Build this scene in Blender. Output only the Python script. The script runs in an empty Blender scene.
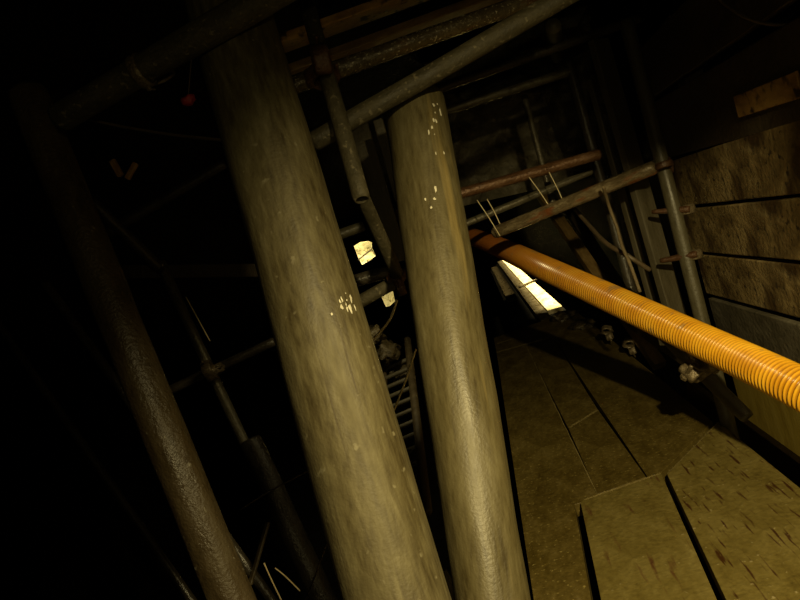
import bpy, bmesh, math, random
from mathutils import Vector, Matrix, noise
random.seed(7)
S = bpy.context.scene
C = S.collection
# ---------------------------------------------------------------- camera frame
H = 1.1
FPX = 622.0
AX = Vector((.949, .284, .141)).normalized()      # world X seen in camera axes
AY = Vector((.111, .119, -.987))
AY = (AY - AX * AY.dot(AX)).normalized()
AZ = AX.cross(AY)
R = Matrix((AX, AY, AZ))                           # camera axes -> world
CAM = Vector((0, 0, H))

def W(px, py, d):
    """world point seen at a photo pixel at depth d (metres along the view axis)"""
    return CAM + R @ Vector(((px - 400) / FPX * d, (300 - py) / FPX * d, -d))

def ray(px, py):
    return R @ Vector(((px - 400) / FPX, (300 - py) / FPX, -1))

def F(px, py, z=0.0):
    r = ray(px, py)
    return CAM + r * ((z - H) / r.z)

def onx(px, py, x):
    r = ray(px, py)
    return CAM + r * (x / r.x)

cam_d = bpy.data.cameras.new('camera')
cam_d.sensor_width = 36
cam_d.lens = 36 * FPX / 800
cam_d.clip_start = .02
cam = bpy.data.objects.new('camera', cam_d)
C.objects.link(cam)
cam.matrix_world = Matrix.Translation(CAM) @ R.to_4x4()
S.camera = cam

# ---------------------------------------------------------------- materials
def newmat(name):
    m = bpy.data.materials.new(name)
    m.use_nodes = True
    nt = m.node_tree
    return m, nt, nt.nodes['Principled BSDF']

def N(nt, t, **kw):
    n = nt.nodes.new(t)
    for k, v in kw.items():
        setattr(n, k, v)
    return n

GAIN = {'wet_log': .52, 'wet_log_smooth': .41, 'muddy_log': .47, 'wet_deck_plank': .70, 'worn_deck_plank': .68, 'olive_pipe': .32, 'wet_grey_pipe': .8, 'grey_plank': .40,
        'stained_wall_board': 1.5, 'grey_wall_board': .9, 'rusty_cast_iron': .5, 'dark_earth': .12, 'muddy_rubble': .4}

def surf(name, cols, scale=(1, 1, 1), nscale=8, rough=(.4, .7), bump=.3, bscale=60, bdist=.004,
         metal=0, specks=None, fine=.35, streak=None, spec=.5, rust=None):
    """mottled surface in object coordinates: cols = list of (pos, rgb)"""
    g = GAIN.get(name, 1)
    cols = [(p, tuple(min(.95, q * g) for q in c)) for p, c in cols]
    if specks: specks = (tuple(q * g for q in specks[0]),) + tuple(specks[1:])
    m, nt, b = newmat(name)
    L = nt.links.new
    tc = N(nt, 'ShaderNodeTexCoord')
    mp = N(nt, 'ShaderNodeMapping')
    mp.inputs['Scale'].default_value = scale
    L(tc.outputs['Object'], mp.inputs['Vector'])
    n1 = N(nt, 'ShaderNodeTexNoise'); n1.inputs['Scale'].default_value = nscale
    n1.inputs['Detail'].default_value = 8; n1.inputs['Roughness'].default_value = .65
    L(mp.outputs[0], n1.inputs['Vector'])
    n2 = N(nt, 'ShaderNodeTexNoise'); n2.inputs['Scale'].default_value = nscale * 6
    n2.inputs['Detail'].default_value = 4
    L(mp.outputs[0], n2.inputs['Vector'])
    mx = N(nt, 'ShaderNodeMix'); mx.inputs[0].default_value = fine
    L(n1.outputs[0], mx.inputs[2]); L(n2.outputs[0], mx.inputs[3])
    cr = N(nt, 'ShaderNodeValToRGB')
    e = cr.color_ramp.elements
    while len(e) < len(cols): e.new(.5)
    for k, (p, c) in enumerate(cols):
        e[k].position = p; e[k].color = (*c, 1)
    L(mx.outputs[0], cr.inputs[0])
    col = cr.outputs[0]
    if streak:
        scol, sscale, lo, hi = streak
        ms = N(nt, 'ShaderNodeMapping'); ms.inputs['Scale'].default_value = sscale
        L(tc.outputs['Object'], ms.inputs['Vector'])
        ns = N(nt, 'ShaderNodeTexNoise'); ns.inputs['Scale'].default_value = 1
        ns.inputs['Detail'].default_value = 3
        L(ms.outputs[0], ns.inputs['Vector'])
        mr = N(nt, 'ShaderNodeMapRange'); mr.inputs[1].default_value = lo; mr.inputs[2].default_value = hi
        L(ns.outputs[0], mr.inputs[0])
        mm = N(nt, 'ShaderNodeMix', data_type='RGBA')
        L(mr.outputs[0], mm.inputs[0]); L(col, mm.inputs[6]); mm.inputs[7].default_value = (*scol, 1)
        col = mm.outputs[2]
    if specks:
        pcol, pscale, lo, hi = specks
        ns = N(nt, 'ShaderNodeTexNoise'); ns.inputs['Scale'].default_value = pscale
        ns.inputs['Detail'].default_value = 2
        L(tc.outputs['Object'], ns.inputs['Vector'])
        mr = N(nt, 'ShaderNodeMapRange'); mr.inputs[1].default_value = lo; mr.inputs[2].default_value = hi
        L(ns.outputs[0], mr.inputs[0])
        mm = N(nt, 'ShaderNodeMix', data_type='RGBA')
        L(mr.outputs[0], mm.inputs[0]); L(col, mm.inputs[6]); mm.inputs[7].default_value = (*pcol, 1)
        col = mm.outputs[2]
    L(col, b.inputs['Base Color'])
    rr = N(nt, 'ShaderNodeMapRange')
    rr.inputs[1].default_value = .35; rr.inputs[2].default_value = .65
    rr.inputs[3].default_value = rough[0]; rr.inputs[4].default_value = rough[1]
    L(n1.outputs[0], rr.inputs[0]); L(rr.outputs[0], b.inputs['Roughness'])
    b.inputs['Metallic'].default_value = metal
    b.inputs['Specular IOR Level'].default_value = spec
    n3 = N(nt, 'ShaderNodeTexNoise'); n3.inputs['Scale'].default_value = bscale
    n3.inputs['Detail'].default_value = 5
    L(tc.outputs['Object'], n3.inputs['Vector'])
    ad = N(nt, 'ShaderNodeMath', operation='ADD')
    L(n3.outputs[0], ad.inputs[0]); L(n1.outputs[0], ad.inputs[1])
    bp = N(nt, 'ShaderNodeBump'); bp.inputs['Strength'].default_value = bump
    bp.inputs['Distance'].default_value = bdist
    L(ad.outputs[0], bp.inputs['Height']); L(bp.outputs[0], b.inputs['Normal'])
    return m

M = {}
M['log'] = surf('wet_log', [(.34, (.075, .055, .02)), (.46, (.155, .125, .055)), (.56, (.215, .18, .085)), (.68, (.30, .26, .14))],
                scale=(1, 1, .22), nscale=16, rough=(.5, .72), bump=.35, bscale=150, bdist=.003, fine=.5,
                streak=((.06, .045, .02), (85, 85, 2), .60, .72), specks=((.34, .3, .18), 46, .68, .75))
M['log2'] = surf('wet_log_smooth', [(.34, (.10, .075, .028)), (.46, (.185, .15, .065)), (.56, (.235, .195, .09)), (.68, (.30, .26, .135))],
                scale=(1, 1, .18), nscale=18, rough=(.40, .58), bump=.3, bscale=160, bdist=.003, fine=.5,
                streak=((.22, .165, .06), (30, 30, 1.6), .6, .8))
M['log_dark'] = surf('muddy_log', [(.3, (.08, .055, .025)), (.5, (.16, .115, .055)), (.7, (.24, .19, .105))],
                scale=(1, 1, .4), nscale=12, rough=(.25, .6), bump=.8, bscale=120, bdist=.004,
                specks=((.5, .45, .33), 60, .70, .76))
M['pipe'] = surf('wet_grey_pipe', [(.3, (.06, .05, .035)), (.5, (.16, .14, .09)), (.7, (.28, .25, .17))],
                scale=(1, 1, .3), nscale=20, rough=(.22, .5), bump=.8, bscale=90, bdist=.004, metal=.25)
M['pipe_rust'] = surf('rusty_pipe', [(.3, (.06, .03, .015)), (.5, (.17, .085, .04)), (.62, (.24, .14, .07)), (.75, (.4, .34, .22))],
                scale=(1, 1, .4), nscale=22, rough=(.2, .5), bump=.9, bscale=90, bdist=.004, metal=.25)
M['pipe_black'] = surf('black_pipe', [(.3, (.02, .017, .012)), (.6, (.06, .05, .035)), (.75, (.10, .08, .05))],
                scale=(1, 1, .4), nscale=20, rough=(.2, .5), bump=.8, bscale=90, bdist=.004)
M['pipe_dull'] = surf('dull_muddy_pipe', [(.3, (.022, .019, .010)), (.5, (.050, .042, .022)), (.7, (.085, .072, .04))],
                scale=(1, 1, .5), nscale=24, rough=(.5, .75), bump=.6, bscale=140, bdist=.003, specks=((.13, .11, .065), 70, .62, .7), spec=.35)
M['pipe_wet'] = surf('wet_pipe_painted_glints', [(.3, (.05, .035, .018)), (.5, (.11, .085, .045)), (.7, (.18, .145, .08))],
                nscale=30, rough=(.14, .34), bump=.7, bscale=230, bdist=.0025, metal=.2, specks=((.55, .5, .36), 120, .62, .7), spec=.8,  # pale specks paint sparkles into the colour; the streak is rust
                streak=((.17, .06, .02), (20, 20, 6), .58, .7))
M['pipe_shiny'] = surf('wet_pipe_pale_glints', [(.3, (.07, .045, .022)), (.48, (.16, .12, .065)), (.6, (.28, .22, .13)), (.72, (.5, .43, .28))],
                scale=(1, 1, .4), nscale=34, rough=(.16, .36), bump=.6, bscale=200, bdist=.0025, metal=.15, spec=.8, streak=((.22, .075, .025), (24, 24, 7), .54, .66))  # palest ramp tone paints wet highlights into the colour
M['pipe_olive'] = surf('olive_pipe', [(.3, (.14, .12, .07)), (.5, (.24, .21, .12)), (.7, (.32, .28, .17))],
                scale=(1, 1, .3), nscale=20, rough=(.35, .6), bump=.5, bscale=90, bdist=.003)
M['iron'] = surf('wet_cast_iron', [(.3, (.05, .04, .025)), (.55, (.17, .13, .075)), (.75, (.36, .30, .19))],
                nscale=40, rough=(.2, .5), bump=.9, bscale=140, bdist=.003, metal=.3)
M['iron_rust'] = surf('rusty_cast_iron', [(.3, (.06, .03, .015)), (.55, (.19, .09, .04)), (.75, (.3, .18, .1))],
                nscale=40, rough=(.3, .6), bump=.9, bscale=140, bdist=.003, metal=.2)
M['deck'] = surf('wet_deck_plank', [(.3, (.075, .050, .009)), (.48, (.15, .107, .024)), (.58, (.20, .146, .036)), (.72, (.30, .24, .11))],
                scale=(1, .5, 1), nscale=9, rough=(.3, .6), bump=.55, bscale=55, bdist=.006,
                specks=((.48, .38, .13), 75, .635, .72))
M['deck_light'] = surf('worn_deck_plank', [(.3, (.14, .102, .024)), (.48, (.25, .193, .050)), (.6, (.31, .245, .072)), (.74, (.46, .38, .14))],
                scale=(1, .6, 1), nscale=9, rough=(.4, .65), bump=.6, bscale=50, bdist=.006,
                streak=((.10, .045, .015), (34, 5, 34), .6, .72), specks=((.55, .46, .24), 50, .69, .78))
M['deck_gouged'] = surf('worn_deck_plank', [(.3, (.14, .102, .024)), (.48, (.25, .193, .050)), (.6, (.31, .245, .072)), (.74, (.46, .38, .14))],
                scale=(1, .6, 1), nscale=9, rough=(.4, .65), bump=.6, bscale=50, bdist=.006,
                streak=((.055, .022, .006), (75, 7, 75), .585, .66), specks=((.55, .46, .24), 50, .67, .74))
M['wallboard'] = surf('stained_wall_board', [(.28, (.05, .035, .018)), (.45, (.17, .12, .05)), (.55, (.26, .19, .085)), (.68, (.36, .29, .15)), (.8, (.5, .43, .26))],
                scale=(1, .7, 1), nscale=5, rough=(.4, .7), bump=.7, bscale=45, bdist=.006, fine=.3,
                streak=((.085, .05, .018), (9, 4.5, 3.5), .48, .62), specks=((.05, .035, .018), 36, .58, .68))
M['wallboard_grey'] = surf('grey_wall_board', [(.28, (.05, .045, .03)), (.5, (.15, .13, .09)), (.7, (.22, .195, .14)), (.8, (.34, .3, .2))],
                scale=(1, .7, 1), nscale=7, rough=(.4, .7), bump=.6, bscale=45, bdist=.007, fine=.3)
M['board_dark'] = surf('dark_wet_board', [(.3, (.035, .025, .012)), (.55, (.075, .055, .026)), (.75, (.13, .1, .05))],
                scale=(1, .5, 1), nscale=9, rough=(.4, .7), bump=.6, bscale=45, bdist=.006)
M['board_orange'] = surf('orange_board', [(.3, (.2, .10, .022)), (.5, (.48, .28, .075)), (.7, (.66, .42, .14))],
                scale=(1, 1, .35), nscale=12, rough=(.4, .7), bump=.5, bscale=45, bdist=.006,
                specks=((.05, .028, .01), 22, .56, .66))
M['board_brown'] = surf('brown_wet_board', [(.3, (.08, .05, .016)), (.5, (.22, .14, .05)), (.7, (.36, .25, .1))],
                scale=(1, 1, .3), nscale=12, rough=(.3, .6), bump=.6, bscale=70, bdist=.005)
M['board_grey'] = surf('grey_plank', [(.3, (.12, .10, .055)), (.5, (.20, .17, .10)), (.7, (.27, .235, .15))],
                scale=(1, 1, .12), nscale=18, rough=(.4, .7), bump=.5, bscale=70, bdist=.004)
M['board_yellow'] = surf('yellow_plank', [(.3, (.30, .2, .03)), (.5, (.46, .34, .06)), (.7, (.55, .42, .1))],
                scale=(1, 1, .2), nscale=14, rough=(.35, .6), bump=.4, bscale=70, bdist=.003)
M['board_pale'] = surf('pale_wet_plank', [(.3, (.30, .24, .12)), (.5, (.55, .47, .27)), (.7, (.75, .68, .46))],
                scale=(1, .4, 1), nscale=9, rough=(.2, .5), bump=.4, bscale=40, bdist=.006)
M['earth'] = surf('dark_earth', [(.3, (.012, .010, .007)), (.55, (.03, .025, .017)), (.75, (.05, .042, .028))],
                nscale=4, rough=(.8, .95), bump=.9, bscale=18, bdist=.03, spec=.1)
M['rubble'] = surf('muddy_rubble', [(.3, (.06, .045, .02)), (.55, (.16, .12, .055)), (.75, (.32, .25, .12))],
                nscale=9, rough=(.2, .6), bump=.9, bscale=30, bdist=.02)
M['sheet'] = surf('dark_sheeting', [(.3, (.14, .12, .08)), (.55, (.25, .22, .15)), (.75, (.36, .32, .22))],
                nscale=4, rough=(.3, .6), bump=.9, bscale=14, bdist=.03)
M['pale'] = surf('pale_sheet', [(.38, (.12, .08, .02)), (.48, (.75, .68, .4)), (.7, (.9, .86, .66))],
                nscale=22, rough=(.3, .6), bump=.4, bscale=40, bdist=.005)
M['paint'] = surf('dried_white_splash', [(.3, (.5, .46, .34)), (.7, (.78, .74, .6))], nscale=60, rough=(.3, .5), bump=.5, bscale=120, bdist=.002)
M['wire'] = surf('bare_wire', [(.3, (.7, .56, .28)), (.7, (.9, .78, .5))], nscale=40, rough=(.25, .4), bump=.1)
M['cable'] = surf('dark_cable', [(.3, (.05, .035, .02)), (.7, (.14, .1, .055))], nscale=30, rough=(.3, .6), bump=.5)
M['rope'] = surf('muddy_rope', [(.3, (.09, .065, .035)), (.7, (.24, .18, .09))], nscale=50, rough=(.5, .8), bump=.9, bscale=160)
M['red'] = surf('dark_red_plastic', [(.3, (.22, .015, .012)), (.7, (.4, .03, .025))], nscale=30, rough=(.3, .6), bump=.4)

# yellow corrugated hose: grime patches, and a mask for darker orange towards the far end
def hose_mat():
    m, nt, b = newmat('yellow_hose_plastic')
    L = nt.links.new
    tc = N(nt, 'ShaderNodeTexCoord')
    n = N(nt, 'ShaderNodeTexNoise'); n.inputs['Scale'].default_value = 9; n.inputs['Detail'].default_value = 6
    L(tc.outputs['Object'], n.inputs['Vector'])
    cr = N(nt, 'ShaderNodeValToRGB'); e = cr.color_ramp.elements
    e[0].position = .25; e[0].color = (.62, .27, .012, 1)
    e[1].position = .50; e[1].color = (.88, .45, .02, 1)
    e.new(.66).color = (.93, .53, .035, 1)
    L(n.outputs[0], cr.inputs[0])
    at = N(nt, 'ShaderNodeAttribute'); at.attribute_name = 'far_tone'
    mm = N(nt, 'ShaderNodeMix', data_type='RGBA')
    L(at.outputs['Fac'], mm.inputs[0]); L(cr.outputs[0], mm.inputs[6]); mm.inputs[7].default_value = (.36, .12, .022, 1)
    # grey scuffs
    n2 = N(nt, 'ShaderNodeTexNoise'); n2.inputs['Scale'].default_value = 17; n2.inputs['Detail'].default_value = 5
    L(tc.outputs['Object'], n2.inputs['Vector'])
    mr = N(nt, 'ShaderNodeMapRange'); mr.inputs[1].default_value = .60; mr.inputs[2].default_value = .70
    mr.inputs[4].default_value = .6
    L(n2.outputs[0], mr.inputs[0])
    m2 = N(nt, 'ShaderNodeMix', data_type='RGBA')
    L(mr.outputs[0], m2.inputs[0]); L(mm.outputs[2], m2.inputs[6]); m2.inputs[7].default_value = (.28, .20, .09, 1)
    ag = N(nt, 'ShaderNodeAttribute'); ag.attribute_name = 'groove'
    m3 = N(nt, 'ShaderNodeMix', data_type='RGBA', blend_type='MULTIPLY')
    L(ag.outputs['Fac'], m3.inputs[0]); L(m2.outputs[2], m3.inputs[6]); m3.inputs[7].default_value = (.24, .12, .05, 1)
    L(m3.outputs[2], b.inputs['Base Color'])
    b.inputs['Roughness'].default_value = .25
    return m
M['hose'] = hose_mat()

# ---------------------------------------------------------------- helpers
GROUPS = {'scaffold tube': 'scaffold tubes around the passage', 'coupler': 'couplers clamping the scaffold tubes', 'timber prop': 'round timber props in the foreground',
          'deck board': 'planks of the deck', 'wall board': 'horizontal boards of the right wall', 'ceiling board': 'boards under the roof', 'plank': 'loose upright and trench planks',
          'wire': 'thin bright wires', 'cable': 'loose cables', 'bracket': 'stub brackets on the right upright', 'rubble': 'lumps of wet rubble', 'mud': 'heaps of mud on the deck'}
def tag(o, label, cat, group=None):
    o['label'] = label; o['category'] = cat
    group = group or GROUPS.get(cat)
    if group: o['group'] = group
    return o

def link(name, bm, mat, parent=None, mw=None, smooth=True):
    me = bpy.data.meshes.new(name)
    bmesh.ops.recalc_face_normals(bm, faces=bm.faces[:])
    bm.to_mesh(me); bm.free()
    if smooth:
        for p in me.polygons: p.use_smooth = True
    me.materials.append(M[mat] if isinstance(mat, str) else mat)
    o = bpy.data.objects.new(name, me)
    C.objects.link(o)
    if parent is not None:
        o.parent = parent
        if mw is not None: o.matrix_basis = parent.matrix_basis.inverted() @ mw
    elif mw is not None:
        o.matrix_basis = mw
    return o

def frame(A, B, up=None):
    """matrix at A with local Z along A->B"""
    z = (B - A).normalized()
    u = Vector(up) if up is not None else (Vector((0, 0, 1)) if abs(z.z) < .9 else Vector((0, 1, 0)))
    x = u.cross(z).normalized()
    y = z.cross(x)
    m = Matrix((x, y, z)).transposed().to_4x4()
    m.translation = A
    return m

def extend(A, B, z):
    """point where line A->B meets height z"""
    t = (z - A.z) / (B.z - A.z)
    return A + (B - A) * t

def rings_bm(length, rad, n=24, step=.05, rough=0, seed=0, hollow=None, oval=0, end_bevel=.004):
    bm = bmesh.new()
    k = max(2, int(length / step) + 1)
    zs = [length * i / (k - 1) for i in range(k)]
    zs = [0, min(.01, length * .1)] + zs[1:-1] + [length - min(.01, length * .1), length]
    rows = []
    for i, z in enumerate(zs):
        r0 = rad(z / length) if callable(rad) else rad
        if i in (0, len(zs) - 1): r0 -= min(end_bevel, r0 * .2)
        row = []
        for j in range(n):
            a = 2 * math.pi * j / n
            rr = r0
            if rough:
                rr += rough * (noise.noise((math.cos(a) * 1.5 + seed * 7.3, math.sin(a) * 1.5, z * 4))
                               + .4 * noise.noise((math.cos(a) * 4 + seed, math.sin(a) * 4, z * 9)))
            row.append(bm.verts.new((rr * math.cos(a), rr * math.sin(a) * (1 - oval), z)))
        rows.append(row)
    for a, b in zip(rows, rows[1:]):
        for j in range(n):
            bm.faces.new((a[j], a[(j + 1) % n], b[(j + 1) % n], b[j]))
    for row, s in ((rows[0], 1), (rows[-1], -1)):
        if hollow:
            z = row[0].co.z
            i1 = [bm.verts.new((v.co.x * hollow, v.co.y * hollow, z)) for v in row]
            i2 = [bm.verts.new((v.co.x * hollow, v.co.y * hollow, z + s * min(.12, length * .4))) for v in row]
            for j in range(n):
                q = (j + 1) % n
                bm.faces.new((row[j], row[q], i1[q], i1[j]))
                bm.faces.new((i1[j], i1[q], i2[q], i2[j]))
            bm.faces.new(i2)
        else:
            bm.faces.new(row)
    return bm

def tube(name, label, cat, A, B, r, mat, group=None, **kw):
    kw.setdefault('hollow', .82)
    kw.setdefault('rough', .0012)
    kw.setdefault('seed', random.random() * 50)
    bm = rings_bm((B - A).length, r, **kw)
    o = link(name, bm, mat, mw=frame(A, B))
    return tag(o, label, cat, group) if label else o

def pole(label, A, B, r, mat='pipe', group=None, **kw):
    return tube('scaffold_tube', label, 'scaffold tube', A, B, r, mat, group, **kw)

def prism(poly, z0, z1, bevel=.004, jit=0, sub=0):
    """poly: list of xy; extruded z0..z1 with bevelled edges"""
    bm = bmesh.new()
    bot = [bm.verts.new((x, y, z0)) for x, y in poly]
    top = [bm.verts.new((x, y, z1)) for x, y in poly]
    n = len(poly)
    bm.faces.new(bot); bm.faces.new(top)
    for i in range(n):
        bm.faces.new((bot[i], bot[(i + 1) % n], top[(i + 1) % n], top[i]))
    bmesh.ops.recalc_face_normals(bm, faces=bm.faces[:])
    if bevel:
        bmesh.ops.bevel(bm, geom=bm.edges[:], offset=bevel, segments=2, affect='EDGES', profile=.5)
    return bm

def bar(name, label, cat, A, B, w, t, mat, group=None, up=None, bevel=.004, parent=None, wave=.0):
    """a sawn board from A to B: w across local X, t across local Y"""
    Ln = (B - A).length
    bm = bmesh.new()
    bmesh.ops.create_cube(bm, size=1)
    for v in bm.verts:
        v.co = Vector((v.co.x * w, v.co.y * t, (v.co.z + .5) * Ln))
    if bevel:
        bmesh.ops.bevel(bm, geom=bm.edges[:], offset=min(bevel, t * .3, w * .3), segments=2, affect='EDGES', profile=.5)
    o = link(name, bm, mat, mw=frame(A, B, up), parent=parent, smooth=False)
    if label: tag(o, label, cat, group)
    return o

def path_bm(pts, r, n=8, res=8):
    """smooth tube through points"""
    def cr(p0, p1, p2, p3, t):
        return .5 * ((2 * p1) + (p2 - p0) * t + (2 * p0 - 5 * p1 + 4 * p2 - p3) * t * t + (3 * p1 - p0 - 3 * p2 + p3) * t ** 3)
    q = [pts[0] * 2 - pts[1]] + list(pts) + [pts[-1] * 2 - pts[-2]]
    line = []
    for i in range(1, len(q) - 2):
        for k in range(res): line.append(cr(q[i - 1], q[i], q[i + 1], q[i + 2], k / res))
    line.append(pts[-1])
    bm = bmesh.new()
    rows = []; x = None
    for i, p in enumerate(line):
        t = (line[min(i + 1, len(line) - 1)] - line[max(i - 1, 0)]).normalized()
        if x is None: x = t.orthogonal().normalized()
        x = (x - t * x.dot(t)).normalized(); y = t.cross(x)
        rows.append([bm.verts.new(p + (x * math.cos(2 * math.pi * j / n) + y * math.sin(2 * math.pi * j / n)) * r) for j in range(n)])
    for a, b in zip(rows, rows[1:]):
        for j in range(n): bm.faces.new((a[j], a[(j + 1) % n], b[(j + 1) % n], b[j]))
    bm.faces.new(rows[0]); bm.faces.new(rows[-1])
    return bm

def wire(name, label, cat, pts, r, mat, group=None, **kw):
    o0 = pts[0].copy()
    bm = path_bm([p - o0 for p in pts], r, **kw)
    o = link(name, bm, mat, mw=Matrix.Translation(o0))
    return tag(o, label, cat, group)

def blob_bm(r, sx=1, sy=1, sz=1, amp=.3, freq=2, seed=0, sub=3):
    bm = bmesh.new()
    bmesh.ops.create_icosphere(bm, subdivisions=sub, radius=1)
    for v in bm.verts:
        d = 1 + amp * noise.noise(v.co * freq + Vector((seed, seed * 2, 0))) + .4 * amp * noise.noise(v.co * freq * 3 + Vector((seed, 0, 5)))
        v.co = Vector((v.co.x * sx, v.co.y * sy, v.co.z * sz)) * r * d
    return bm

def struct(name, lo, hi, mat, amp=0):
    bm = bmesh.new()
    bmesh.ops.create_cube(bm, size=1)
    for v in bm.verts:
        v.co = Vector([(lo[i] + hi[i]) / 2 + v.co[i] * (hi[i] - lo[i]) for i in range(3)])
    o = link(name, bm, mat, smooth=False)
    o['kind'] = 'structure'
    return o

# ---------------------------------------------------------------- the setting
ZB = -1.2          # ground of the pit beside the deck
ZT = 2.35
struct('floor', (-4, -1.5, ZB - .1), (1.6, 18, ZB), 'earth')
struct('ceiling', (-4, -1.5, ZT), (1.6, 18, ZT + .1), 'earth')
struct('wall_right', (1.25, -1.5, ZB), (1.6, 18, ZT), 'earth')
struct('wall_left', (-4, -1.5, ZB), (-3.7, 18, ZT), 'earth')
struct('wall_far', (-4, 17.7, ZB), (1.6, 18, ZT), 'earth')
struct('wall_back', (-4, -1.5, ZB), (1.6, -1.2, ZT), 'earth')

# ---------------------------------------------------------------- timber props
def prop(label, P0, P1, r0, r1, mat, seed, rough, top=1.98, bulge=0):
    A = extend(P0, P1, ZB); B = extend(P0, P1, top) if top else P1
    Ln = (B - A).length
    t0 = (P0 - A).length / Ln; t1 = (P1 - A).length / Ln
    f = lambda t: (r0 + (r1 - r0) * (t - t0) / (t1 - t0)) * (1 + bulge * math.sin(math.pi * min(1, max(0, (t - t0) / (t1 - t0)))))
    bm = rings_bm(Ln, f, n=48, step=.025, rough=rough, seed=seed)
    o = link('timber_prop', bm, mat, mw=frame(A, B))
    return tag(o, label, 'timber prop')

prop_main = prop('thickest round timber prop, standing between the thin left prop and the second thick one',
                 W(397.5, 600, 1.12), W(235, 30, 1.44), .0930, .0950, 'log', 3, .0035)
prop_two = prop('second thick round timber prop beside the plank deck, yellow hose passing behind it',
                W(492, 600, 1.22), W(414, 101, 1.75), .0725, .0840, 'log2', 11, .004, top=None, bulge=.06)
prop_left = prop('thin muddy round prop standing alone at the left of the thick props',
                 W(232, 600, 1.45), W(27, 92, 1.64), .0505, .049, 'log_dark', 21, .003, top=None)

def splash(prop_o, px, py, r, n, sx, sy, seed):
    """dried splashes on a prop, one mesh child lying on its bark"""
    rnd = random.Random(seed)
    mw = prop_o.matrix_basis; inv = mw.inverted()
    me = prop_o.data
    from mathutils.bvhtree import BVHTree
    bv = BVHTree.FromPolygons([v.co for v in me.vertices], [p.vertices for p in me.polygons])
    for k in range(n):
        qx = px + rnd.gauss(0, sx); qy = py + rnd.gauss(0, sy)
        o_l = inv @ CAM; d_l = (inv.to_3x3() @ ray(qx, qy)).normalized()
        h = bv.ray_cast(o_l, d_l)
        if h[0] is None: continue
        nrm = h[1]
        zt = Vector((0, 0, 1)); zt = (zt - nrm * zt.dot(nrm)).normalized(); xt = zt.cross(nrm)
        rr = r * rnd.uniform(.35, 1.2); el = rnd.uniform(1.2, 3.6)
        bm = bmesh.new()
        c = bm.verts.new(h[0] + nrm * .0016)
        m = 9; vs = []
        for j in range(m):
            a = 2 * math.pi * j / m; q = rr * rnd.uniform(.6, 1.3)
            vs.append(bm.verts.new(h[0] + xt * math.cos(a) * q + zt * math.sin(a) * q * el + nrm * .0004))
        for j in range(m): bm.faces.new((c, vs[j], vs[(j + 1) % m]))
        o = link('dried_splash', bm, 'paint', smooth=True)
        o.parent = prop_o
        o['label'] = 'dried whitish splash on the prop'
splash(prop_main, 347, 306, .0028, 16, 6, 5, 4)
splash(prop_two, 434, 118, .0042, 9, 5, 14, 8)
splash(prop_two, 440, 190, .003, 6, 10, 40, 12)

# ---------------------------------------------------------------- plank deck
def deck_board(label, pts, mat='deck', z1=0.0, th=.05, gap=.0004, group=None, nm='deck_board'):
    c = sum(pts, Vector((0, 0, 0))) / len(pts)
    poly = []
    for p in pts:
        d = Vector((p.x - c.x, p.y - c.y)); poly.append((d.x - math.copysign(gap, d.x), d.y - math.copysign(gap, d.y)))
    bm = prism(poly, -th, 0, bevel=.0014)
    o = link(nm, bm, mat, mw=Matrix.Translation((c.x, c.y, z1)), smooth=False)
    return tag(o, label, 'deck board', group)

V = lambda x, y: Vector((x, y, 0))
XL = -.095; XR = .745; YN = 1.15; YF = 5.3
J1a, J1b = F(527, 347), F(597, 493)      # seam between left and middle strip
J2a, J2b = F(570, 362), F(646, 476)      # seam between middle and right strip
def on(a, b, y): t = (y - a.y) / (b.y - a.y); return Vector((a.x + (b.x - a.x) * t, y, 0))
g1, g2 = F(574, 503), F(591, 600)        # open slot left of the near middle board
e1, e2 = F(583, 501), F(662, 474)        # far edge of the near middle board
s1, s2 = F(665, 474), F(724, 600)        # open slot right of it
c1, c2 = F(717, 421), F(800, 489)
jm1, jm2 = F(568, 427), F(598, 409)      # cross seam in the middle strip
deck_board('long dark plank running along the left edge of the deck beside the second prop',
           [V(-.143, YN), on(g1, g2, YN), g1, Vector((J1b.x, J1b.y - .02, 0)), on(J1a, J1b, YF), V(-.095, YF)], z1=-.006)
deck_board('near pale deck plank with black slots along both long sides',
           [on(g1, g2, YN) + V(.03, 0), on(s1, s2, YN) + V(-.018, 0), e2 + V(-.002, 0), e1 + V(.0, 0), g1 + V(.022, -.02)], 'deck_light', z1=.004)
deck_board('near right deck plank with a diagonal cut far end and dark gouges',
           [on(s1, s2, YN) + V(.003, 0), on(c1, c2, YN), c1 + V(-.004, -.03), s1 + V(.003, -.015)], 'deck_gouged', z1=.008, th=.058)
deck_board('short middle deck plank between two cross seams',
           [J1b, J2b, jm2, jm1], z1=-.004)
deck_board('far middle deck plank beyond the cracked cross seam',
           [jm1, jm2, on(J2a, J2b, YF), on(J1a, J1b, YF)], z1=-.008)
deck_board('right deck plank in the shadow of the yellow hose, splinters on top',
           [J2b + V(.004, 0), e2 + V(.0, .02), c1 + V(-.014, .012), V(XR, 3.2), V(XR, YF), on(J2a, J2b, YF)], z1=-.004)
def seam(parent_label, A, B, wd=.006, z=.0012):
    """pale frayed edge of a plank, a part of that plank"""
    par = [o for o in C.objects if o.get('label') == parent_label][0]
    rnd = random.Random(A.x * 10 + A.y)
    bm = bmesh.new(); n = 40
    d = (B - A); q = Vector((-d.y, d.x, 0)).normalized()
    L_, R_ = [], []
    for i in range(n + 1):
        p = A + d * i / n
        p = p - par.location
        L_.append(bm.verts.new((p.x + q.x * wd * rnd.uniform(.15, .8), p.y + q.y * wd * rnd.uniform(.15, .8), z + rnd.uniform(0, .002))))
        R_.append(bm.verts.new((p.x - q.x * wd * rnd.uniform(.15, .8), p.y - q.y * wd * rnd.uniform(.15, .8), z)))
    for i in range(n): bm.faces.new((L_[i], L_[i + 1], R_[i + 1], R_[i]))
    o = link('frayed_edge', bm, 'frayed'); o.parent = par
    o['label'] = 'pale frayed edge'
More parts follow.
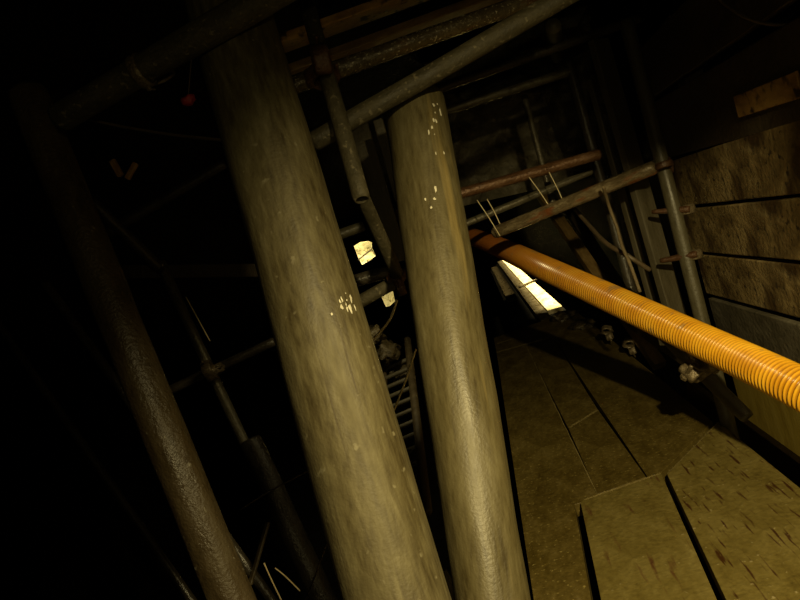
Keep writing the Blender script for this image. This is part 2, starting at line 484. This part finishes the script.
M['frayed'] = surf('frayed_wood_fibre', [(.3, (.16, .12, .04)), (.7, (.34, .27, .11))], nscale=90, rough=(.4, .7), bump=.8, bscale=200)
LB = 'long dark plank running along the left edge of the deck beside the second prop'
seam(LB, J1b + V(0, -.02), on(J1a, J1b, YF), .0045)
seam('short middle deck plank between two cross seams', jm1 + V(.005, -.006), jm2 + V(-.003, -.006), .016)
seam('near pale deck plank with black slots along both long sides', e1 + V(.004, -.004), e2 + V(-.006, -.004), .008)
seam('near right deck plank with a diagonal cut far end and dark gouges', c1 + V(-.006, -.036), s1 + V(.006, -.021), .007)
seam(LB, V(XL + .005, YF - .012), V(on(J1a, J1b, YF).x, YF - .012), .024)
deck_board('narrow plank laid across the deck behind the long left plank', [V(XL, YF), V(XR, YF), V(XR, YF + .42), V(XL, YF + .36)], z1=-.004)
deck_board('farthest plank laid across the deck just before the lit walkway', [V(XL, YF + .38), V(XR, YF + .44), V(XR, 6.3), V(XL, 6.02)], z1=-.012)
seam('narrow plank laid across the deck behind the long left plank', V(XL + .02, YF + .35), V(.12, YF + .368), .03)
# cleats under the deck carry it to the pit ground
for k, (x, y, s) in enumerate(((-.02, 1.0, 'near left'), (.66, 1.0, 'near right'), (-.02, 3.6, 'middle left'), (.62, 3.6, 'middle right'), (-.02, 5.9, 'far left'), (.62, 5.9, 'far right'))):
    bar('trim_%d' % (k + 2), None, None, Vector((x, y, ZB)), Vector((x, y, -.15)), .09, .09, 'board_dark')['kind'] = 'structure'
for k, y in enumerate((1.0, 3.6, 5.9)):
    bar('trim_%d' % (k + 8), None, None, Vector((-.1, y, -.105)), Vector((.73, y, -.105)), .09, .085, 'board_dark')['kind'] = 'structure'
# lit walkway far down the corridor
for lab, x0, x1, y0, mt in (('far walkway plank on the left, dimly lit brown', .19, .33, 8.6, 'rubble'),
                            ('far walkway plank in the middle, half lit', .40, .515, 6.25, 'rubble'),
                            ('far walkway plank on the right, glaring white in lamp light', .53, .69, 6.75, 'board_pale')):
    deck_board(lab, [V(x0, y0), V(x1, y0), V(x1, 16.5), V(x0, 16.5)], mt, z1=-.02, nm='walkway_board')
struct('trim_1', (.15, 6.4, ZB), (.72, 16.6, -.075), 'earth')
# dark strip built in place of a shadow across the bright plank
bar('shadow_strip', 'dark strip standing in for a shadow across the bright far plank', 'bar', V(.44, 9.4) + Vector((0, 0, -.005)), V(.72, 9.7) + Vector((0, 0, -.005)), .05, .03, 'board_dark')
for k, (x, y, r, s) in enumerate(((.60, 6.0, .10, 'larger'), (.66, 5.35, .085, 'smaller'))):
    o = link('mud_heap', blob_bm(r, 1.2, 1.5, .42, .5, 2.2, k + 3), 'rubble', mw=Matrix.Translation((x, y, .012)))
    tag(o, '%s heap of wet mud on the deck by the lit walkway' % s, 'mud')

# ---------------------------------------------------------------- yellow hose
def hose():
    key = [(905, 445, 1.48), (800, 388, 1.71), (700, 340, 2.12), (600, 293.5, 2.62), (540, 266, 3.05), (500, 247.5, 3.65), (470, 236, 4.3), (430, 222, 5.0), (400, 214, 5.5)]
    P = [W(*k) for k in key]
    def cr(p0, p1, p2, p3, t):
        return .5 * ((2 * p1) + (p2 - p0) * t + (2 * p0 - 5 * p1 + 4 * p2 - p3) * t * t + (3 * p1 - p0 - 3 * p2 + p3) * t ** 3)
    q = [P[0] * 2 - P[1]] + P + [P[-1] * 2 - P[-2]]
    fine = []
    for i in range(1, len(q) - 2):
        for k in range(200): fine.append(cr(q[i - 1], q[i], q[i + 1], q[i + 2], k / 200))
    # resample evenly
    pitch = .0142; step = pitch / 6
    line = [fine[0]]; acc = 0
    for a, b in zip(fine, fine[1:]):
        d = (b - a).length
        while acc + d >= step:
            t = (step - acc) / d
            a = a.lerp(b, t); d = (b - a).length; acc = 0
            line.append(a)
        acc += d
    n = 28; bm = bmesh.new(); rows = []; x = None
    far_tone = []; groove = []
    for i, p in enumerate(line):
        t = (line[min(i + 3, len(line) - 1)] - line[max(i - 3, 0)]).normalized()
        if x is None: x = t.orthogonal().normalized()
        x = (x - t * x.dot(t)).normalized(); y = t.cross(x)
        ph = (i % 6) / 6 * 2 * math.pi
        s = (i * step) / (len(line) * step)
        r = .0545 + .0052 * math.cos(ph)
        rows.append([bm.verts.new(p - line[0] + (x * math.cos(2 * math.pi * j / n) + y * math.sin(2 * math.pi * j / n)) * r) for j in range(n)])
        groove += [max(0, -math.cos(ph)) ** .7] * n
        far_tone += [min(1, max(0, (p.y - 2.1) / 1.5))] * n
    for a, b in zip(rows, rows[1:]):
        for j in range(n): bm.faces.new((a[j], a[(j + 1) % n], b[(j + 1) % n], b[j]))
    bm.faces.new(rows[0]); bm.faces.new(rows[-1])
    o0 = line[0].copy()
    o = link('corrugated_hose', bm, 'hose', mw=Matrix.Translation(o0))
    at = o.data.attributes.new('far_tone', 'FLOAT', 'POINT')
    at.data.foreach_set('value', far_tone)
    at = o.data.attributes.new('groove', 'FLOAT', 'POINT')
    at.data.foreach_set('value', groove)
    tag(o, 'thick yellow corrugated hose slung across the passage from the right edge', 'hose')
hose()

# ---------------------------------------------------------------- couplers
def coupler(label, P, dA, dB, r, mat='iron', bolts=2, s=1.0, group=None):
    """right angle coupler gripping a tube along dA and one along dB"""
    root = bpy.data.objects.new('scaffold_coupler', None)
    root.empty_display_size = .05
    C.objects.link(root)
    dA = dA.normalized(); dB = (dB - dA * dB.dot(dA)).normalized(); nn = dA.cross(dB)
    mw = Matrix((dB, nn, dA)).transposed().to_4x4(); mw.translation = P
    root.matrix_basis = mw
    tag(root, label, 'coupler', group)
    L = .052 * s
    for kk in range(2):
        bm = bmesh.new()
        n = 22; rows = []
        prof = [(-L / 2, r + .001), (-L / 2, r + .009 * s), (-L / 2 + .006, r + .012 * s), (L / 2 - .006, r + .012 * s), (L / 2, r + .009 * s), (L / 2, r + .001)]
        for z, rr in prof:
            row = []
            for j in range(n):
                a = 2 * math.pi * j / n
                lug = .014 * s if abs(math.sin(a)) < .3 and .006 < abs(rr - r) else 0
                row.append(bm.verts.new(((rr + lug) * math.cos(a), (rr) * math.sin(a), z)))
            rows.append(row)
        rows.append(rows[0])
        for a_, b_ in zip(rows, rows[1:]):
            for j in range(n):
                bm.faces.new((a_[j], a_[(j + 1) % n], b_[(j + 1) % n], b_[j]))
        o = link('clamp_band', bm, mat)
        o.parent = root
        if kk: o.matrix_basis = Matrix.Translation((0, 2 * r + .014 * s, 0)) @ Matrix.Rotation(math.pi / 2, 4, 'Y')
    for q in range(bolts):
        sg = 1 if q == 0 else -1
        bm = rings_bm(.062 * s, .0062 * s, n=8, step=.02)
        b = link('bolt', bm, mat)
        b.parent = root
        bx = (r + .019 * s) * sg
        b.matrix_basis = Matrix.Translation((bx, -.02 * s, 0)) @ Matrix.Rotation(-math.pi / 2, 4, 'X') if q == 0 else Matrix.Translation((0, 2 * r - .002 * s, bx)) @ Matrix.Rotation(-math.pi / 2, 4, 'X')
        nb = rings_bm(.013 * s, .0125 * s, n=6, step=.02, end_bevel=.002)
        nu = link('nut', nb, mat, smooth=False)
        nu.parent = b
        nu.matrix_basis = Matrix.Translation((0, 0, .002))
    return root

# ---------------------------------------------------------------- tubes overhead
TR = .024
a, b = W(285, 88, 1.72), W(560, -10, 1.92)
t1 = pole('wet glistening horizontal tube overhead running up to the top edge behind the diagonal tube', a, b, .025, 'pipe_wet', rough=.002)
d1 = b - a
a, b = W(312, 143, 1.60), W(590, -18, 1.60)
t2 = pole('olive diagonal tube passing over the top of the second thick prop', a, b, .0255, 'pipe_dull')
a, b = W(303, -10, 1.70), W(362, 200, 1.46)
t3 = pole('short upright tube with open lower end between the two thick props', a, b, .0215, 'pipe_dull')
d3 = b - a
coupler('rusty coupler where the glistening overhead tube meets the short upright tube', W(322, 76, 1.60), d3, d1, .024, 'iron_rust', s=.8)
a, b = W(357, 185, 1.56), W(400, 280, 1.85)
t3b = pole('thinner tube continuing below the open end of the short upright tube', a, b, .0185, 'pipe_dull')
a2, b2 = W(335, 316, 1.93), W(400, 279, 1.87)
pole('short rusty cross tube reaching the lower coupler between the thick props', a2, b2, .0205, 'pipe_dull')
coupler('knobbly coupler at the lower end of the thin tube between the thick props', W(397, 276, 1.84), b - a, b2 - a2, .0195, 'iron_rust', s=.5)
pole('stubby dark tube just above the short rusty cross tube', W(335, 287, 2.3), W(389, 271, 2.3), .024, 'pipe_black')
pole('dark cross tube behind the pale lit scrap', W(330, 238, 2.6), W(364, 226, 2.6), .022, 'pipe_olive')
pole('small stub tube under the left end of the olive diagonal tube', W(300, 142, 1.9), W(330, 128, 1.82), .017, 'pipe')
a, b = W(58, 119, 1.38), W(330, -40, 1.22)
pole('dark heavy tube across the top left corner in front of the thickest prop', a, b, .031, 'pipe_dull', rough=.002)
coupler('dim coupler on the heavy tube in the top left corner', W(141, 71, 1.33), b - a, Vector((.3, .1, -1)), .0315, 'iron', s=.45)
a, b = W(425, 117, 3.2), W(572, 71, 3.2)
pole('thin dark tube running right from behind the top of the second prop', a, b, .0235, 'pipe')
a, b = W(425, 93, 2.8), W(640, 18, 2.8)
pole('dim horizontal tube just below the olive diagonal tube', a, b, .0225, 'pipe_black')
pole('tube pointing at the viewer, its round end showing near the top', W(553, 26, 2.5), W(553, 26, 2.5) + Vector((.2, 1.1, .1)), .032, 'pipe_olive', hollow=None)
a, b = W(448, 197, 2.9), W(600, 154, 2.9)
pole('rust red horizontal tube in the gap right of the second prop', a, b, .0255, 'pipe_rust', rough=.002)
a, b = W(448, 231, 3.15), W(592, 171, 3.15)
pole('thin grey tube between the rust red tube and the hose', a, b, .0185, 'pipe')
a, b = W(494, 233, 2.95), W(655, 167, 2.49)
pole('wet speckled tube just above the hose, open end at the right upright', a, b, .0285, 'pipe_shiny', rough=.002)
d9 = b - a
# ceiling boards
for lab, p0, p1, mt in (('orange brown ceiling board at the top edge, highest of two', (262, 51), (520, -43), 'board_orange'),
                        ('lower ceiling board under the orange one, behind the glistening tube', (262, 82), (560, -27), 'board_brown')):
    A, B = W(*p0, 2.25), W(*p1, 2.35)
    bar('ceiling_board', lab, 'ceiling board', A, B, .03, 0.118 if mt == 'board_orange' else .085, mt, up=(0, 1, 0))
# planks behind the second prop
bar('plank', 'grey upright plank glimpsed left of the second thick prop', 'plank', W(398, 262, 2.5), W(356, 120, 2.5), .085, .03, 'board_grey', up=(0, 1, 0))
bar('plank', 'narrow pale upright plank hugging the left side of the second prop top', 'plank', W(400, 200, 2.2), W(378, 120, 2.2), .035, .03, 'board_grey', up=(0, 1, 0))

# ---------------------------------------------------------------- right hand side
a, b = W(626, 20, 2.55), W(712, 360, 2.55)
t10 = pole('olive upright tube standing against the left ends of the wall boards', extend(a, b, ZB), a, .0285, 'pipe_olive')
d10 = b - a
coupler('red brown coupler at the end of the wet speckled tube on the right upright', W(664, 165, 2.50), d10, -d9, .0295, 'iron_rust', s=.5)
# wall boards, plane x = 1.0
XW = 1.0
gaps = [1.40, 1.125, .872, .642, .424, .20, -.02]
labs = ['dark wall board second from the top at the right edge', None]
def wall_board(label, z0, z1, y0, y1, mat, x=XW, th=.035, tilt=0.0):
    bm = bmesh.new()
    ny = 14; n2 = 3
    poly = [(y0, z0 + tilt), (y1, z0), (y1, z1), (y0, z1 + tilt)]
    c = ((y0 + y1) / 2, (z0 + z1) / 2)
    bot = [bm.verts.new((0, p[0] - c[0], p[1] - c[1])) for p in poly]
    top = [bm.verts.new((th, p[0] - c[0], p[1] - c[1])) for p in poly]
    bm.faces.new(bot); bm.faces.new(top)
    for i in range(4): bm.faces.new((bot[i], bot[(i + 1) % 4], top[(i + 1) % 4], top[i]))
    bmesh.ops.recalc_face_normals(bm, faces=bm.faces[:])
    bmesh.ops.bevel(bm, geom=bm.edges[:], offset=.005, segments=2, affect='EDGES', profile=.5)
    o = link('wall_board', bm, mat, mw=Matrix.Translation((x, c[0], c[1])), smooth=False)
    return tag(o, label, 'wall board')
yR = 1.0
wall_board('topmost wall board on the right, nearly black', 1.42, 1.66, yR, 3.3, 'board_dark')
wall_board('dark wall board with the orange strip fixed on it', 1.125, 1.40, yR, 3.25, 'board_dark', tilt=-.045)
wall_board('brown stained wall board just below the dark ones, beside the right upright', .882, 1.105, yR, 3.22, 'wallboard', tilt=.01)
wall_board('mottled yellowish wall board, second below the dark boards', .652, .862, 1.0, 3.22, 'wallboard', tilt=.025)
wall_board('brown wall board directly above the grey one', .436, .636, 1.0, 3.18, 'wallboard', x=XW + .004, tilt=.022)
wall_board('plain grey wall board just above the hose', .215, .418, 1.0, 3.15, 'wallboard_grey', x=XW - .004, tilt=.012)
wall_board('lowest wall board, yellow where it shows under the hose', -.28, .205, 1.0, 3.12, 'board_yellow')
# studs behind the boards
for k, y in enumerate((1.35, 2.95)):
    bar('trim_%d' % (k + 11), None, None, Vector((1.10, y, ZB)), Vector((1.10, y, 1.7)), .08, .1, 'board_dark')['kind'] = 'structure'
A, B = onx(737, 107, XW - .012), onx(800, 84, XW - .012)
bar('timber_strip', 'short orange timber strip on the dark wall board at the right edge', 'timber strip', A, B, .075, .010, 'board_orange', up=(1, 0, 0))
# thin tubes seen in the joints of the boards
# couplers' stub arms on the upright
for lab, p, q in (('upper stubby bracket sticking left from the right upright', (652, 212), (690, 209)),
                  ('lower stubby bracket sticking left from the right upright', (660, 261), (697, 254))):
    A, B = W(*p, 2.60), W(*q, 2.51)
    root = bpy.data.objects.new('tube_bracket', None); C.objects.link(root)
    root.empty_display_size = .05
    root.matrix_basis = frame(A, B)
    tag(root, lab, 'bracket')
    o = link('arm', rings_bm((B - A).length, lambda t: .0095 + .006 * t, n=14, step=.02, rough=.002, seed=p[0]), 'iron_rust'); o.parent = root
    P = W(q[0] - 4, q[1] + 1, 2.55)
    bm = rings_bm(.04, .037, n=20, step=.02, hollow=.8, end_bevel=.004)
    fr = frame(P - d10.normalized() * .02, P)
    o = link('collar', bm, 'iron', parent=root, mw=fr)
# timbers left of the upright
bar('shoring_plank', 'lit upright plank just left of the right upright, tube shadow on it', 'plank', W(684, 345, 2.75), W(598, 40, 2.75), .098, .035, 'board_grey', up=(-.55, .83, 0))
bar('batten', 'thin upright batten left of the lit plank', 'batten', W(664, 345, 2.95), W(590, 80, 2.95), .028, .03, 'board_grey', up=(-.55, .83, 0))
pole('slim dark upright beside the thin batten, reaching the upper tubes', W(640, 320, 3.2), W(568, 60, 3.2), .026, 'pipe_black')
pole('dim upright pole under the dark sheeting', W(556, 215, 3.5), W(524, 95, 3.5), .018, 'pipe')
A, B = W(660, 366, 3.66), W(538, 190, 4.9)
bar('raking_timber', 'slanting brown timber running down behind the hose to the deck edge', 'timber', A, B, .075, .06, 'board_brown')
bar('raking_timber', 'second slanting timber just right of the brown one, mostly dark', 'timber', W(640, 320, 4.2), W(560, 195, 5.2), .08, .05, 'board_dark')
# ledger along the deck edge
A, B = W(748, 418, 2.26), W(662, 333, 2.52)
pole('short olive tube slanting up under the hose beside the deck edge', A, B, .0265, 'pipe_olive')
coupler('chunky wet coupler with bolts under the hose at the deck edge', W(697, 369, 2.25), B - A, Vector((-1, -.2, .25)), .027, 'iron', s=1.3)
bar('ledger_board', 'dark board slanting behind the chunky wet coupler', 'plank', W(705, 368, 2.75), W(632, 320, 3.7), .05, .10, 'board_dark')
for lab, px, py, d in (('small wet clamp under the hose, nearest the lit walkway', 606, 330, 4.3), ('small wet clamp at the foot of the slanting timber', 629, 343, 3.9)):
    coupler(lab, W(px, py, d), Vector((.3, 1, .5)), Vector((1, 0, .3)), .022, 'iron', s=.8)
bar('edge_plank', 'dark plank on edge in the trench under the hose', 'plank', W(690, 392, 3.0), W(880, 535, 2.0), .03, .14, 'board_dark')
# ropes and cables
wire('rope', 'frayed brown rope hanging below the wet speckled tube', 'rope', [W(603, 186, 2.5), W(609, 206, 2.6), W(617, 228, 2.6), W(622, 246, 2.55), W(630, 264, 2.5), W(640, 292, 2.5)], .007, 'rope')
wire('cable', 'brown cable sagging past the frayed rope', 'cable', [W(572, 206, 3.0), W(586, 222, 2.9), W(606, 243, 2.7), W(628, 256, 2.6), W(650, 270, 2.6)], .010, 'cable')
wire('cable', 'thin cable curving across the top right corner', 'cable', [W(700, -25, 1.9), W(722, 2, 1.9), W(750, 19, 1.85), W(780, 25, 1.8), W(840, 22, 1.7)], .005, 'cable')
wire('cable', 'thin cable sagging between the left prop and the thickest prop', 'cable', [W(44, 112, 1.64), W(85, 119, 1.6), W(130, 128, 1.56), W(175, 135, 1.5), W(232, 141, 1.42)], .0035, 'cable')
hang = [((477, 200), (500, 236), 'first hanging wire right of the second prop'), ((487, 199), (500, 224), 'second hanging wire right of the second prop'),
        ((529, 177), (553, 212), 'hanging wire crossing the middle of the thin grey tube'), ((549, 172), (566, 208), 'rightmost hanging wire, behind the wet speckled tube')]
for p, q, lab in hang:
    wire('hanging_wire', lab, 'wire', [W(*p, 2.85), W((p[0] + q[0]) / 2 + .6, (p[1] + q[1]) / 2, 2.85), W(*q, 2.85)], .0022, 'wire')

# dark crumpled sheeting behind the tubes
def sheet():
    bm = bmesh.new(); nx, ny = 60, 44
    g = []
    for j in range(ny + 1):
        row = []
        for i in range(nx + 1):
            u, v = i / nx, j / ny
            px = 425 + 180 * u + 20 * v; py = 60 + 150 * v - 40 * u
            f = noise.noise((u * 5, v * 7, 1)) * .16 + abs(noise.noise((u * 9 + v * 5, v * 12, 4))) * .14 + .06 * math.sin(u * 26 + 5 * v)
            bd = math.hypot((px - 500) / 44, (py - 92) / 24)
            if bd < 1: f -= .3 * math.sqrt(1 - bd * bd)
            row.append(bm.verts.new(W(px, py, 4.6 + f)))
        g.append(row)
    for j in range(ny):
        for i in range(nx): bm.faces.new((g[j][i], g[j][i + 1], g[j + 1][i + 1], g[j + 1][i]))
    c = W(500, 130, 4.6)
    for v in bm.verts: v.co -= c
    o = link('plastic_sheeting', bm, 'sheet', mw=Matrix.Translation(c))
    tag(o, 'dark crumpled sheeting bulging behind the rust red tube', 'sheeting')
sheet()

# ---------------------------------------------------------------- left pit
a, b = W(160, 262, 3.1), W(318, 600, 2.85)
pole('glinting black tube slanting down the pit between left and thickest prop', a, b, .025, 'pipe', rough=.0025)
dl = b - a
a, b = W(130, 409, 3.0), W(275, 341, 3.0)
pole('dark cross tube clamped to the glinting black tube', a, b, .022, 'pipe_black')
coupler('dark coupler joining the cross tube to the glinting black tube', W(214, 371, 2.94), dl, b - a, .026, 'iron', s=.9)
a, b = W(250, 440, 2.7), W(335, 625, 2.5)
tube('timber_pole', 'fat dark pole behind the lower end of the glinting tube', 'pole', a, b, .05, 'pipe_black', hollow=None, rough=.003)
pole('faint thin tube left of the thin muddy prop', W(45, 283, 2.4), extend(W(45, 283, 2.4), W(130, 402, 2.3), ZB), .017, 'pipe_black')
pole('fainter long tube in the dark bottom left', W(-10, 312, 2.8), extend(W(0, 326, 2.8), W(158, 552, 2.6), ZB), .018, 'pipe_black')
pole('dim cross tube right of the top of the thin muddy prop', W(95, 240, 2.7), W(225, 163, 2.7), .022, 'pipe_black')
pole('dim slanting tube behind the thin muddy prop', W(90, 200, 2.4), W(160, 268, 2.6), .022, 'pipe_black')
bar('beam', 'faint horizontal beam deep in the pit on the left', 'beam', W(95, 272, 3.3), W(262, 270, 3.3), .06, .07, 'board_dark')
bar('stick', 'dark stick leaning beside the foot of the muddy prop', 'stick', W(250, 585, 2.1), W(268, 522, 2.2), .018, .012, 'board_dark')
wire('wire', 'long bright wire at the bottom edge beside the muddy prop', 'wire', [W(264, 563, 2.0), W(272, 581, 2.0), W(287, 612, 2.0)], .0026, 'wire')
wire('wire', 'short bright bent wire just right of the long bottom wire', 'wire', [W(275, 568, 2.05), W(285, 576, 2.05), W(300, 591, 2.05)], .0024, 'wire')
wire('wire', 'bright wire lying along the glinting black tube', 'wire', [W(186, 297, 2.9), W(198, 319, 2.88), W(210, 341, 2.86)], .0030, 'wire')
wire('wire', 'thin dark wire crossing the fat dark pole', 'wire', [W(240, 510, 2.3), W(272, 490, 2.35), W(320, 465, 2.4)], .003, 'cable')
wire('wire', 'thin drooping wire near the lower left side of the thickest prop', 'wire', [W(306, 600, 1.8), W(317, 570, 1.8), W(330, 535, 1.85)], .0025, 'cable')
wire('rod', 'thin bright straight rod between the two thick props', 'rod', [W(390, 420, 2.2), W(405, 382, 2.2), W(416, 349, 2.2)], .0042, 'wire')
wire('cable', 'curved bright cable between the two thick props', 'cable', [W(368, 344, 2.3), W(381, 331, 2.3), W(391, 317, 2.3), W(397, 300, 2.3)], .0052, 'wire')
# pale lit scraps
def scrap(label, pts, d, mat, off):
    P = [W(x, y, d + o) for (x, y), o in zip(pts, off)]
    c = sum(P, Vector((0, 0, 0))) / len(P)
    bm = bmesh.new()
    vs = [bm.verts.new(p - c) for p in P]
    bm.faces.new(vs)
    bmesh.ops.triangulate(bm, faces=bm.faces[:])
    bmesh.ops.subdivide_edges(bm, edges=bm.edges[:], cuts=3, use_grid_fill=True)
    for v in bm.verts: v.co += (P[0] - CAM).normalized() * .015 * noise.noise(v.co * 16)
    r = bmesh.ops.extrude_face_region(bm, geom=bm.faces[:])
    for v in r['geom']:
        if isinstance(v, bmesh.types.BMVert): v.co += (c - CAM).normalized() * .006
    o = link('plastic_scrap', bm, mat, mw=Matrix.Translation(c), smooth=False)
    return tag(o, label, 'scrap')
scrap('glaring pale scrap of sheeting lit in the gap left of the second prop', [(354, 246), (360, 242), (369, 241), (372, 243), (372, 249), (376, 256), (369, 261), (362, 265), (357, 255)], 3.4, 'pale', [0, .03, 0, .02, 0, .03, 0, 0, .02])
bar('batten', 'thin dark batten across the glaring pale scrap', 'batten', W(358, 260, 3.34), W(372, 249, 3.34), .006, .008, 'board_dark')
scrap('smaller pale lit scrap under the short rusty cross tube', [(381, 296), (393, 291), (395, 301), (390, 306), (386, 307)], 2.75, 'pale', [0, .03, 0, .02, 0])
for k, (px, py, d, r, s) in enumerate(((386, 352, 2.9, .06, 'upper right'), (372, 336, 2.8, .05, 'upper left'), (402, 372, 3.0, .06, 'lower'))):
    o = link('rubble_lump', blob_bm(r, 1, 1.2, .8, .7, 2.4, k * 3 + 1), 'rubble', mw=Matrix.Translation(W(px, py, d)))
    tag(o, '%s lump of wet rubble seen between the two thick props' % s, 'rubble')
# ladder
def ladder():
    root = bpy.data.objects.new('ladder', None); C.objects.link(root)
    A = W(406, 490, 2.2); B = W(396, 360, 3.0)
    fr = frame(A, B, (0, 1, 0)); root.matrix_basis = fr
    tag(root, 'steep ladder glimpsed between the two thick props', 'ladder')
    Ln = (B - A).length
    for s in (-1, 1):
        bm = rings_bm(Ln + .3, .018, n=12, step=.1)
        o = link('rail', bm, 'board_dark', parent=root); o.location = (.07 * s, 0, -.15)
    for k in range(11):
        z = Ln * (k + .5) / 11
        bm = rings_bm(.14, .011, n=10, step=.05)
        o = link('rung', bm, 'board_grey', parent=root)
        o.matrix_basis = Matrix.Translation((-.07, 0, z)) @ Matrix.Rotation(math.pi / 2, 4, 'Y')
ladder()
bar('plank', 'slanting dark plank end at the left foot of the second prop', 'plank', W(440, 572, 1.5), W(470, 625, 1.45), .03, .02, 'board_grey')
# broken timber and red scrap in the dark upper left
for lab, p, q, mt in (('left splinter of broken brown timber in the dark upper left', (112, 160), (121, 176), 'board_orange'), ('right splinter of broken brown timber in the dark upper left', (136, 163), (127, 179), 'board_orange')):
    bar('broken_timber', lab, 'timber', W(*p, 2.5), W(*q, 2.5), .025, .02, mt)
o = link('red_scrap', blob_bm(.012, 1.4, .8, .9, .4, 2, 5), 'red', mw=Matrix.Translation(W(188, 100, 1.36)))
st = link('string', path_bm([W(188, 99, 1.36) - W(188, 100, 1.36), W(190, 75, 1.33) - W(188, 100, 1.36), W(193, 42, 1.285) - W(188, 100, 1.36)], .0012, n=6), 'cable'); st.parent = o
tag(o, 'small dark red plastic scrap near the top left of the thickest prop', 'scrap')

# ---------------------------------------------------------------- light
def spot(name, loc, tgt, energy, size, blend, col, rad):
    l = bpy.data.lights.new(name, 'SPOT')
    l.energy = energy; l.spot_size = math.radians(size); l.spot_blend = blend
    l.color = col; l.shadow_soft_size = rad
    o = bpy.data.objects.new(name, l); C.objects.link(o)
    o.location = loc
    o.rotation_euler = (Vector(tgt) - Vector(loc)).to_track_quat('-Z', 'Y').to_euler()
    return o
WARM = (1, .80, .36)
spot('work_lamp', (.45, -.05, 1.6), (.45, 2.0, -.2), 222, 95, .95, WARM, .025)
spot('fill_light', (0, -.04, H + .10), W(380, 130, 3), 4, 120, 1, WARM, .02)  # added fill from the viewpoint to lift the upper tubes and boards
al = bpy.data.lights.new('corridor_lamp', 'AREA'); al.shape = 'RECTANGLE'; al.size = .08; al.size_y = 9.5
al.energy = 95; al.color = (1, .84, .42); al.spread = math.radians(42)
ao = bpy.data.objects.new('corridor_lamp', al); C.objects.link(ao); ao.location = (.645, 11.6, .75)
al2 = bpy.data.lights.new('side_fill', 'AREA'); al2.shape = 'RECTANGLE'; al2.size = .06; al2.size_y = 6
al2.energy = 3; al2.color = (1, .8, .36); al2.spread = math.radians(24)
ao2 = bpy.data.objects.new('side_fill', al2); C.objects.link(ao2); ao2.location = (.235, 12, .6)  # added strip light that only brightens the left walkway plank
spot('pit_lamp', W(372, 225, 3.0) + Vector((0, 0, .25)), W(365, 253, 3.4), 30, 40, .6, (1, .84, .42), .02)
spot('low_pit_fill', W(388, 285, 2.4), W(392, 330, 2.6), 5, 110, .8, (1, .84, .42), .02)  # added light, cone widened to reach the rod, cable and ladder
spot('deep_pit_fill', W(250, 250, 2.3), W(235, 420, 3.0), 1.8, 60, .8, WARM, .02)  # added light to bring out glints on the pit tubes
spot('bottom_pit_fill', W(305, 540, 1.75), W(280, 588, 2.05), 1.2, 60, .8, WARM, .01)  # small added light to brighten the wires at the bottom edge
# unseen beam and stub, added only to cast shadow on the upper right wall
struct('trim_14', (.49, .47, 1.503), (1.25, .55, 1.68), 'board_dark')
struct('trim_15', (.595, .47, 1.365), (.70, .55, 1.505), 'board_dark')
w = bpy.data.worlds.new('world'); S.world = w; w.use_nodes = True
w.node_tree.nodes['Background'].inputs[0].default_value = (.5, .45, .35, 1)
w.node_tree.nodes['Background'].inputs[1].default_value = .0005
S.view_settings.view_transform = 'Standard'
S.view_settings.look = 'None'
S.view_settings.exposure = 0
